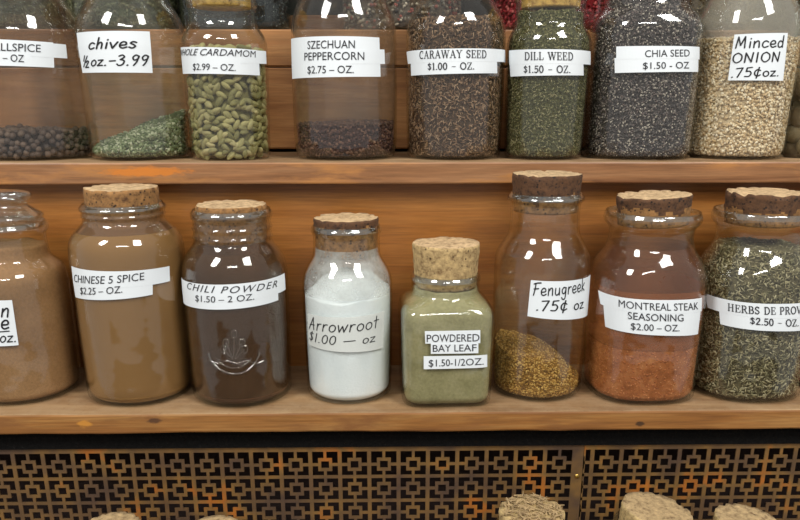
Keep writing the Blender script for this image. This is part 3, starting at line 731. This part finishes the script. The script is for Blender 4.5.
j.tag_strips([[(603.5, 301), (700.5, 308), (697.5, 334), (605.5, 326.5)], [(598.5, 290), (701.5, 297.5), (701, 311), (601, 304)]],
  [('MONTREAL STEAK', 'sans', 619, 306.5, 697.5, 309, 7.6), ('SEASONING', 'sans', 628, 318.5, 683, 321, 7.4), ('$2.00 – OZ.', 'sans', 631, 329, 679, 331, 7)])

j = Jar('wide-mouth jar full of dried grey-green herb needles, labelled HERBS DE PROVENCE', 743, 401.5, prof=[(385, 52), (340, 53.5), (285, 55), (268, 53.7), (257, 50), (248, 45), (241, 42), (235, 41.2), (228, 41.4), (225, 43), (221, 47), (216, 48), (211, 46.5)], n=2.4, phi=R_(-4))
f = j.fill('dried_herbs', powder('herb_bed', (84, 76, 54), (104, 96, 70), (120, 110, 82), 200), j.fillfn(246, 248, .003), 'grey-green dried herb needles filling the wide-mouth jar beside the steak seasoning', 'dried herbs', gap=.0034)
HERB = grains('herb_needles', [(134, 126, 92), (160, 150, 114), (114, 108, 76), (180, 170, 136), (98, 90, 64), (146, 134, 98)])
j.flakes(f, HERB, 9000, 'chip', .0042, .0009, .0005, .9, .0016, tilt=.25)
j.cork(193, 224, 38.5, 36, rim_dark=.55, seed=7, chips=.003)
j.tag_strips([[(719, 307), (806, 314), (804, 330), (720.5, 324)], [(706, 293.5), (808, 302), (808, 316.5), (708, 307.5)]],
  [('HERBS DE PROV', 'serif', 728, 310.3, 801, 313, 7), ('$2.50 – OZ.', 'serif', 750, 323.5, 798, 325.8, 6.6)])

j = Jar('jar of dark red spice almost hidden behind the dried herb jar at the photo edge', 848, 398, prof=[(385, 47), (300, 49), (268, 47), (250, 44), (241, 41), (224, 41), (220, 44), (214, 44)])
j.fill('red_spice', powder('dark_red_spice', (92, 30, 20), (124, 46, 30), (140, 60, 40), 60), j.fillfn(300, 300), 'dark red ground spice in the jar at the end of the lower shelf', 'spice powder')
j.cork(196, 222, 38, 36, seed=8)

# ================================================================== upper row
YF = .118
U = dict(yfront=YF, z0=Z2)
j = Jar('big rounded jar with a bottom layer of dark berries, labelled ALLSPICE', 34, prof=[(148, 57), (90, 58.5), (42, 60), (28, 58), (12, 52), (-2, 44), (-14, 40), (-30, 39), (-36, 42), (-42, 42)], **U)
f = j.fill('allspice_berries', powder('allspice_bed', (48, 34, 26), (60, 44, 34), (70, 52, 40), 200), j.fillfn(129, 131, .001), 'loose dark allspice berries behind and under the nearest ones in their jar', 'berries', gap=.0065)
j_all = j
j.film(film('allspice_dust', (96, 72, 50), .1, .28, 20), 128, 20)
j.cork(-52, -26, 38, 35, seed=9)
j.tag_strips([[(-42, 39), (53, 42.6), (54, 67.7), (-42, 65.5)], [(30, 42), (65.5, 44.6), (67, 58.5), (30, 56.5)]], [('ALLSPICE', 'sans', -7, 50.5, 40.5, 52.3, 8), ('– OZ', 'sans', 3, 61, 24, 62.2, 7.6)])

j = Jar('clear jar with a slanting heap of chopped green chives, handwritten chives label', 139.5, prof=[(146, 48.5), (90, 51), (42, 53.5), (28, 52.3), (14, 47.5), (2, 40), (-8, 37), (-26, 36), (-32, 39), (-38, 39)], **U)
f = j.fill('chopped_chives', powder('chive_bed', (66, 78, 50), (96, 106, 76), (110, 120, 90), 200), j.fillfn(150, 113, 0, .01), 'chopped dried green chives lying in a slanting heap in their jar', 'dried herbs', gap=.003)
j.flakes(f, grains('chive_pieces', [(128, 138, 100), (152, 160, 124), (104, 116, 78), (178, 180, 150), (88, 98, 66)]), 3400, 'chip', .0044, .0024, .0012, .6, .002, tilt=.5)
j.film(film('chive_dust', (120, 122, 96), .03, .16, 24), 140, 30)
j.cork(-50, -22, 36, 33, seed=10)
j.tag_strips([[(77, 33), (149.5, 31.5), (152.5, 73), (83, 73)]], [('chives', 'hand', 89, 49.3, 137.5, 48, 11, 1.35), ('½oz.-3.99', 'hand', 84, 66.5, 149, 65.5, 10.5, 1.3)])

j = Jar('narrow jar packed with whole green cardamom pods, labelled WHOLE CARDAMOM', 229.5, prof=[(146, 39), (90, 41), (50, 42.2), (41, 41.7), (34, 38.5), (28, 34.5), (22, 33.3), (10, 33.3), (7, 35.3), (3, 35.3), (0, 33.8)], **U)
f = j.fill('packed_cardamom_pods', grains('cardamom_core', [(128, 120, 66), (112, 104, 56)]), j.fillfn(50, 50), 'cardamom pods packed behind the nearest ones in the narrow jar', 'cardamom pods', gap=.0062)
POD = grains('x', [(0, 0, 0)])
def pod_material(name, cols):
    t = NT(name); oi = t.n('ShaderNodeObjectInfo'); c = t.ramp(oi.outputs['Random'], [(i/len(cols), q) for i, q in enumerate(cols)])
    c = t.mix(.5, c, t.ramp(t.noise(t.coord((120, 500, 500)), 1.5, 3), [(.3, (130, 130, 120)), (.7, (255, 255, 255))]), 'MULTIPLY')
    return t.pbr(c, .7)
podm = pod_material('cardamom_husk', [(152, 144, 88), (176, 166, 108), (134, 128, 74), (188, 176, 122), (120, 114, 62)])
def ellip(L, W, rid=0, point=.0, n=10, m=7):
    vs, fs = [(-L/2, 0, 0)], []
    for i in range(1, m):
        t = PI*i/m; x = -math.cos(t)*L/2; r = math.sin(t)**(1+point)*W/2
        for k in range(n): a = 2*PI*k/n; q = r*(1+rid*math.cos(3*a)); vs.append((x, q*math.cos(a), q*math.sin(a)))
    vs.append((L/2, 0, 0)); e = len(vs)-1
    for k in range(n): fs.append((0, 1+(k+1) % n, 1+k)); fs.append((e, 1+(m-2)*n+k, 1+(m-2)*n+(k+1) % n))
    for i in range(m-2):
        for k in range(n): a = 1+i*n; fs.append((a+k, a+(k+1) % n, a+n+(k+1) % n, a+n+k))
    return vs, fs
def scatter_things(j, name, me_src, mat, count, label, cat, group, size, half, side_frac=.93, gap=.0032, front=1.75, tilt=.3, flat=1.0):
    src = link(name, mesh(*me_src), mat); tag(src, label, cat, group); placed = []; first = True; made = 0; fails = 0
    while made < count and fails < 4000:
        P, Nn = j.spots(1, side_frac, gap, .001, front); p_, n_ = Vector(P[0]), Vector(Nn[0])
        if n_.z > .5 and p_.y > .02: continue
        if any((q-p_).length < size for q in placed): fails += 1; continue
        placed.append(p_); t = Vector(RNG.normal(size=3)); t.z *= flat; t -= t.dot(n_)*n_; t.normalize(); t += n_*random.gauss(0, tilt); t.normalize()
        b = n_.cross(t).normalized(); c = t.cross(b); s_ = random.uniform(.85, 1.12)
        o = src if first else src.copy()
        if not first: COL.objects.link(o)
        first = False
        o.matrix_world = Matrix.Translation((j.x+p_.x, j.y+p_.y, j.z0+p_.z)) @ Matrix((t, b, c)).transposed().to_4x4() @ Matrix.Scale(s_, 4)
        made += 1
    print(name, made)
scatter_things(j, 'cardamom_pod', ellip(.0118, .0060, .10, .25), podm, 295, 'pale green whole cardamom pod pressed against the glass of the narrow jar', 'cardamom pod', 'cardamom pods in the narrow jar', .0040, .003, flat=.55)
j.cork(-16, 8.5, 31, 29.5, mats=('cork_yellow', 'cork_top'), seed=11)
j.tag_strips([[(181, 47.5), (258, 50.5), (259.5, 75.5), (183, 74)], [(240, 50), (265.5, 51.2), (266, 64), (240, 63.5)]], [('WHOLE CARDAMOM', 'sans', 181.5, 56, 255, 57.5, 6.8), ('$2.99 – OZ.', 'sans', 193.5, 70, 235.5, 71, 7)])

j = j_all
am = pod_material('allspice_skin', [(76, 56, 44), (92, 70, 56), (60, 44, 36), (106, 84, 68)])
scatter_things(j, 'allspice_berry', ellip(.0062, .0060, .02, 0, 8, 6), am, 230, 'dark brown round allspice berry in the layer at the bottom of its jar', 'berry', 'allspice berries in their jar', .0042, .003, side_frac=.7, gap=.0032, front=1.6)

j = Jar('big rounded clear jar with a low layer of dark peppercorn husks, labelled SZECHUAN PEPPERCORN', 345.5, prof=[(150, 49), (142, 51), (90, 52), (34, 52.7), (20, 51), (8, 47.5), (-4, 42), (-14, 38.5), (-28, 37.5), (-34, 40), (-40, 40)], **U)
f = j.fill('peppercorns', powder('pepper_bed', (52, 34, 30), (68, 46, 40), (78, 54, 46), 200), j.fillfn(124, 122, .001), 'dark reddish-brown peppercorn husks layered in the bottom of the big rounded jar', 'peppercorns', gap=.003)
j.flakes(f, grains('pepper_husks', [(74, 48, 40), (96, 66, 54), (56, 36, 32), (112, 82, 66), (66, 42, 38)]), 2400, 'seed', .0036, .0030, .0026, .7, .0014)
j.film(film('pepper_dust', (120, 98, 80), .10, .24, 16), 124, 24)
j.cork(-52, -24, 36, 33, seed=12)
j.tag_strips([[(291.5, 39), (379, 37.6), (380.3, 76.8), (292.6, 79)], [(350, 50), (384, 49.5), (384.5, 64), (350, 64)]], [('SZECHUAN', 'sans', 308, 49, 354.7, 48.2, 8.3), ('PEPPERCORN', 'sans', 305, 60.6, 364, 60, 8.3), ('$2.75 – OZ.', 'sans', 308, 73.6, 353.6, 73, 7.8)])

j = Jar('round-shouldered jar packed with brown caraway seeds, labelled CARAWAY SEED', 454, prof=[(147, 46.5), (90, 48.8), (38, 50), (24, 48.5), (12, 43.5), (3, 37.5), (-6, 35), (-22, 34.5), (-28, 37), (-34, 37)], **U)
f = j.fill('caraway_seeds', powder('caraway_bed', (70, 54, 40), (84, 66, 50), (96, 76, 58), 200), j.fillfn(22, 20, .002), 'brown caraway seeds packed in the round-shouldered jar', 'seeds', gap=.0032)
j.flakes(f, grains('caraway_grains', [(122, 92, 66), (148, 116, 86), (98, 72, 50), (172, 142, 112), (80, 58, 42)]), 9500, 'seed', .0042, .0012, .0010, .93, .0014)
j.cork(-48, -20, 34, 31, seed=13)
j.tag_strips([[(411, 60), (496.5, 60), (497, 73.3), (411.5, 75.8)], [(407, 51.8), (504.5, 50), (505, 62.5), (408.5, 64)]], [('CARAWAY SEED', 'serif', 420, 58.8, 486, 58, 7.3), ('$1.00 – OZ.', 'serif', 428, 70, 474, 69.3, 6.6)])

j = Jar('narrow jar packed with ground green herb, labelled DILL WEED', 544.5, prof=[(148, 38.5), (90, 40.7), (50, 42), (41, 41.3), (34, 38.5), (29, 35.5), (23, 34.3), (4, 34.3), (0, 36.5), (-4, 36.5), (-6, 35)], **U)
f = j.fill('dill_weed', powder('dill_bed', (72, 70, 42), (90, 88, 54), (104, 100, 64), 200), j.fillfn(13, 13), 'fine green dill weed packed in the narrow jar beside the chia', 'dried herbs', gap=.0026)
j.flakes(f, grains('dill_pieces', [(112, 110, 70), (132, 128, 86), (90, 90, 54), (154, 146, 106), (78, 78, 46)]), 9500, 'chip', .0022, .0008, .0005, .95, .001)
j.cork(-16, 8.5, 31.5, 30, mats=('cork_yellow', 'cork_top'), seed=14)
j.tag_strips([[(509.8, 62), (583, 62), (583.3, 75.5), (510.8, 76.7)], [(509.5, 50.5), (590, 51.5), (590, 65), (509.8, 65)]], [('DILL WEED', 'serif', 525, 60, 572.6, 60.2, 7.4), ('$1.50 – OZ.', 'serif', 524, 72.8, 570, 72.8, 6.8)])

j = Jar('squarish jar packed with speckled black and grey chia seeds, labelled CHIA SEED', 637, prof=[(147, 51.5), (90, 53), (36, 54), (24, 52.5), (15, 48), (8, 43), (0, 41), (-16, 41), (-22, 44), (-28, 44)], n=2.6, phi=R_(5), **U)
f = j.fill('chia_seeds', powder('chia_bed', (56, 52, 52), (74, 68, 66), (88, 82, 78), 300), j.fillfn(-6, -6), 'speckled black and grey chia seeds packed in the squarish jar', 'seeds', gap=.003)
j.flakes(f, grains('chia_grains', [(92, 86, 84), (126, 116, 110), (68, 62, 62), (184, 174, 160), (108, 94, 90), (80, 74, 72)]), 20000, 'seed', .0021, .0016, .0010, .95, .0009)
j.cork(-46, -14, 41, 38, seed=15)
j.tag_strips([[(614.7, 58), (698, 58), (697.7, 72), (615, 73)], [(616.5, 46.5), (699, 47), (699, 59.5), (616.5, 59.5)]], [('CHIA SEED', 'sans', 645, 57.2, 689, 56.4, 7.3), ('$1.50 - OZ', 'sans', 643, 69, 688.5, 68.4, 7)])

j = Jar('clear jar filled with pale cream flakes, handwritten Minced ONION label', 735.5, prof=[(147, 48), (90, 50), (42, 52), (26, 51), (12, 47.5), (2, 43.5), (-8, 40), (-22, 39.5), (-28, 42), (-34, 42)], **U)
f = j.fill('minced_onion', powder('onion_bed', (208, 184, 144), (222, 200, 162), (232, 212, 176), 200), j.fillfn(39, 40, .001), 'pale cream minced onion flakes filling the clear jar beside the chia', 'onion flakes', gap=.003)
j.flakes(f, grains('onion_flakes', [(226, 204, 166), (236, 218, 184), (212, 186, 146), (242, 228, 200), (200, 172, 130)]), 8500, 'chip', .0026, .0019, .0008, .93, .0012)
j.film(film('onion_dust', (196, 190, 178), .25, .42, 14), 40, -2)
j.cork(-48, -20, 40, 37, seed=16)
j.tag_strips([[(734.6, 34.6), (787.5, 33), (782.7, 80.8), (728, 80.4)]], [('Minced', 'hand', 735, 48.3, 784, 47.2, 11.5, 1.1), ('ONION', 'hand', 732.5, 63, 780, 61.5, 9.6, 1.2), ('.75¢oz.', 'hand', 731, 77.5, 778, 76, 9.5, 1.2)])

j = Jar('green-tinted jar of whole nutmegs at the photo edge beyond the minced onion', 829, prof=[(148, 48), (90, 50), (42, 52), (24, 50), (8, 44), (-6, 40), (-22, 40), (-28, 42), (-34, 42)], mat='glass_green', yfront=.121, z0=Z2)
f = j.fill('nutmeg_rubble', powder('nutmeg_dust', (70, 50, 34), (84, 62, 42), (96, 72, 50), 100), j.fillfn(84, 82), 'whole nutmegs packed behind the nearest ones in the green-tinted jar', 'nutmegs', gap=.019)
nm = pod_material('nutmeg_skin', [(126, 94, 66), (148, 114, 84), (108, 80, 56), (162, 132, 100)])
scatter_things(j, 'nutmeg', ellip(.024, .020, .02, 0, 16, 12), nm, 34, 'brown whole nutmeg behind the green-tinted glass at the photo edge', 'nutmeg', 'whole nutmegs in the green-tinted jar', .0165, .01, side_frac=.9, gap=.0108, front=1.9)
j.cork(-48, -20, 38, 35, seed=17)

# ================================================================== top row behind: only the feet of the jars show
def back_jar(cx, hw, name, label, clabel, cat, bed, cols, shape, sz, fillh=.11, n=2, mat='glass', flakes=2600):
    yf = .252; R = hw*.96/F_PX
    q = on_y(cx, 24, yf+R)
    H = .17
    j = Jar(label, 0, loc=(q.x, yf+R), z0=Z3, mat=mat, n=n, metres=[(.01, R), (H*.65, R), (H*.76, R*.96), (H*.85, R*.75), (H*.9, R*.7), (H*.97, R*.7), (H, R*.72)])
    Fz = lambda x, y: fillh+.001*noise.noise(Vector((x*80, y*80, cx)))
    o = j.fill(name, powder(name+'_bed', *bed), Fz, clabel, cat, gap=.005)
    if shape: j.flakes(o, grains(name+'_pieces', cols), flakes, shape, *sz, .93, .001)
    cork_mesh(j.root, H+.012, H-.012, R*.66, R*.62, [M['cork'], M['cork_top']], seed=cx)
    return j
back_jar(14, 50, 'grey_herb', 'top shelf jar of olive grey herb standing behind the allspice jar', 'olive grey herb in the top shelf jar behind the allspice', 'dried herbs', ((72, 68, 46), (90, 86, 60), (104, 98, 70)), [(100, 96, 66), (124, 118, 84), (80, 76, 52)], 'chip', (.004, .0015, .0006))
back_jar(126, 50, 'olive_leaf', 'top shelf jar of dull green leaf standing behind the chives jar', 'dull green leaf in the top shelf jar behind the chives', 'dried herbs', ((78, 80, 58), (96, 98, 72), (112, 112, 84)), [(110, 112, 82), (132, 130, 100), (90, 92, 66)], 'chip', (.004, .002, .0006))
back_jar(242, 46, 'black_seed', 'square green-edged top shelf jar of blackish seed between cardamom and peppercorn jars', 'blackish grey seed in the square green-edged top shelf jar', 'seeds', ((34, 34, 36), (44, 44, 46), (54, 54, 54)), [(48, 48, 50), (70, 70, 70), (34, 34, 36), (92, 90, 88)], 'seed', (.0024, .0018, .0014), n=6, mat='glass_green')
back_jar(402, 55, 'mixed_peppercorn', 'top shelf jar of mixed pink, grey and white peppercorns behind the caraway', 'mixed pink, grey and white peppercorns in their top shelf jar', 'peppercorns', ((80, 68, 58), (98, 86, 74), (120, 106, 92)), [(150, 138, 120), (104, 92, 78), (186, 174, 154), (142, 78, 66), (72, 62, 54), (120, 112, 96)], 'seed', (.0042, .0040, .0036))
back_jar(552, 54, 'red_peppercorn', 'top shelf jar of crimson berries showing around the dill weed jar', 'crimson pink peppercorns in the top shelf jar behind the dill weed', 'berries', ((100, 22, 28), (124, 30, 36), (140, 40, 46)), [(150, 38, 48), (176, 60, 66), (118, 26, 34), (192, 100, 96)], 'seed', (.0042, .0040, .0036))
back_jar(692, 54, 'brown_herb', 'top shelf jar of dusty brown spice between chia and minced onion', 'dusty brown spice in the top shelf jar behind the chia', 'spice', ((86, 74, 56), (106, 92, 70), (122, 108, 84)), [(116, 102, 78), (140, 126, 98), (92, 80, 60)], 'chip', (.003, .002, .001))
back_jar(816, 52, 'dark_herb', 'top shelf jar of dark herb at the photo edge behind the nutmegs', 'dark herb in the top shelf jar behind the nutmegs', 'dried herbs', ((58, 56, 42), (74, 70, 54), (88, 84, 64)), [(86, 82, 60), (108, 102, 78), (66, 62, 46)], 'chip', (.003, .002, .001))

# ================================================================== bottom row: only the corks reach the picture
def low_jar(cx, cy, hw, label, content, clabel, cat, mats, tilt=0, strands=False):
    Y = -.062; q = on_y(cx, cy, Y); r = hw*depth(q)/F_PX; z0 = -.265; H = q.z-z0; top = H-.016
    R = r+.014
    j = Jar(label, 0, loc=(q.x, Y), z0=z0, metres=[(.01, R), (top-.055, R), (top-.04, R*.95), (top-.028, r*1.18), (top-.02, r*1.07), (top-.004, r*1.05), (top-.003, r*1.12), (top, r*1.12)])
    Fz = lambda x, y: top-.06
    j.fill(content[0], powder(content[0]+'_bed', *content[1]), Fz, clabel, cat)
    c = cork_mesh(j.root, H, H-.030, r, r*.93, [M[m] for m in mats], tilt, 0, chips=.002, seed=cx)
    if strands:   # torn fibres lying on the cork's face
        vs, fs = [], []
        for i in range(260):
            a = random.uniform(0, 2*PI); q_ = math.sqrt(random.random())*r*.9; x, y = q_*math.cos(a), q_*math.sin(a); t = random.uniform(0, PI); L = random.uniform(.003, .009)/2; w_ = random.uniform(.0004, .0009); k = len(vs)
            u = Vector((math.cos(t), math.sin(t), random.uniform(-.1, .2))); v = Vector((-math.sin(t), math.cos(t), 0))*w_; cc = Vector((x, y, H+.0006+random.random()*.002)); up = Vector((0, 0, .0004))
            vs += [cc-u*L-v, cc+u*L-v*.3, cc+u*L+v*.3, cc-u*L+v, cc-u*L-v+up, cc+u*L-v*.3+up, cc+u*L+v*.3+up, cc-u*L+v+up]
            fs += [tuple(k+i_ for i_ in f_) for f_ in ((3, 2, 1, 0), (4, 5, 6, 7), (0, 1, 5, 4), (1, 2, 6, 5), (2, 3, 7, 6), (3, 0, 4, 7))]
        link('torn_fibres', mesh(vs, fs), M['cork_shaded'], c, False)
low_jar(532, 511, 33, 'bottom row jar whose frayed straw-coloured cork stands under the brass screw', ('ochre_powder', ((150, 120, 60), (168, 136, 72), (180, 150, 86))), 'ochre powder in the bottom row jar with the frayed cork', 'spice powder', ('cork_straw', 'cork_straw'), 0, True)
low_jar(655, 509, 35, 'bottom row jar with a pale cork tilted on the fretwork, below the steak seasoning', ('sand_powder', ((150, 130, 90), (168, 146, 104), (180, 160, 118))), 'sand-coloured powder in the bottom row jar with the tilted cork', 'spice powder', ('cork_straw', 'cork_shaded'), R_(7))
low_jar(746, 519, 31, 'bottom row jar with a pale cork low under the dried herb jar', ('pale_powder', ((160, 140, 110), (178, 158, 126), (190, 170, 140))), 'pale powder in the bottom row jar under the dried herbs', 'spice powder', ('cork_straw', 'cork_shaded'), R_(4))
low_jar(110, 527, 30, 'bottom row jar with a cork just showing under the five spice jar', ('rust_powder', ((120, 70, 40), (140, 84, 50), (150, 96, 60))), 'rust-coloured powder in the bottom row jar under the five spice', 'spice powder', ('cork_straw', 'cork_shaded'))
low_jar(214, 529, 27, 'bottom row jar with a cork just showing under the chili powder jar', ('cream_powder', ((170, 150, 116), (186, 168, 134), (200, 182, 150))), 'cream powder in the bottom row jar under the chili powder', 'spice powder', ('cork_straw', 'cork_shaded'))
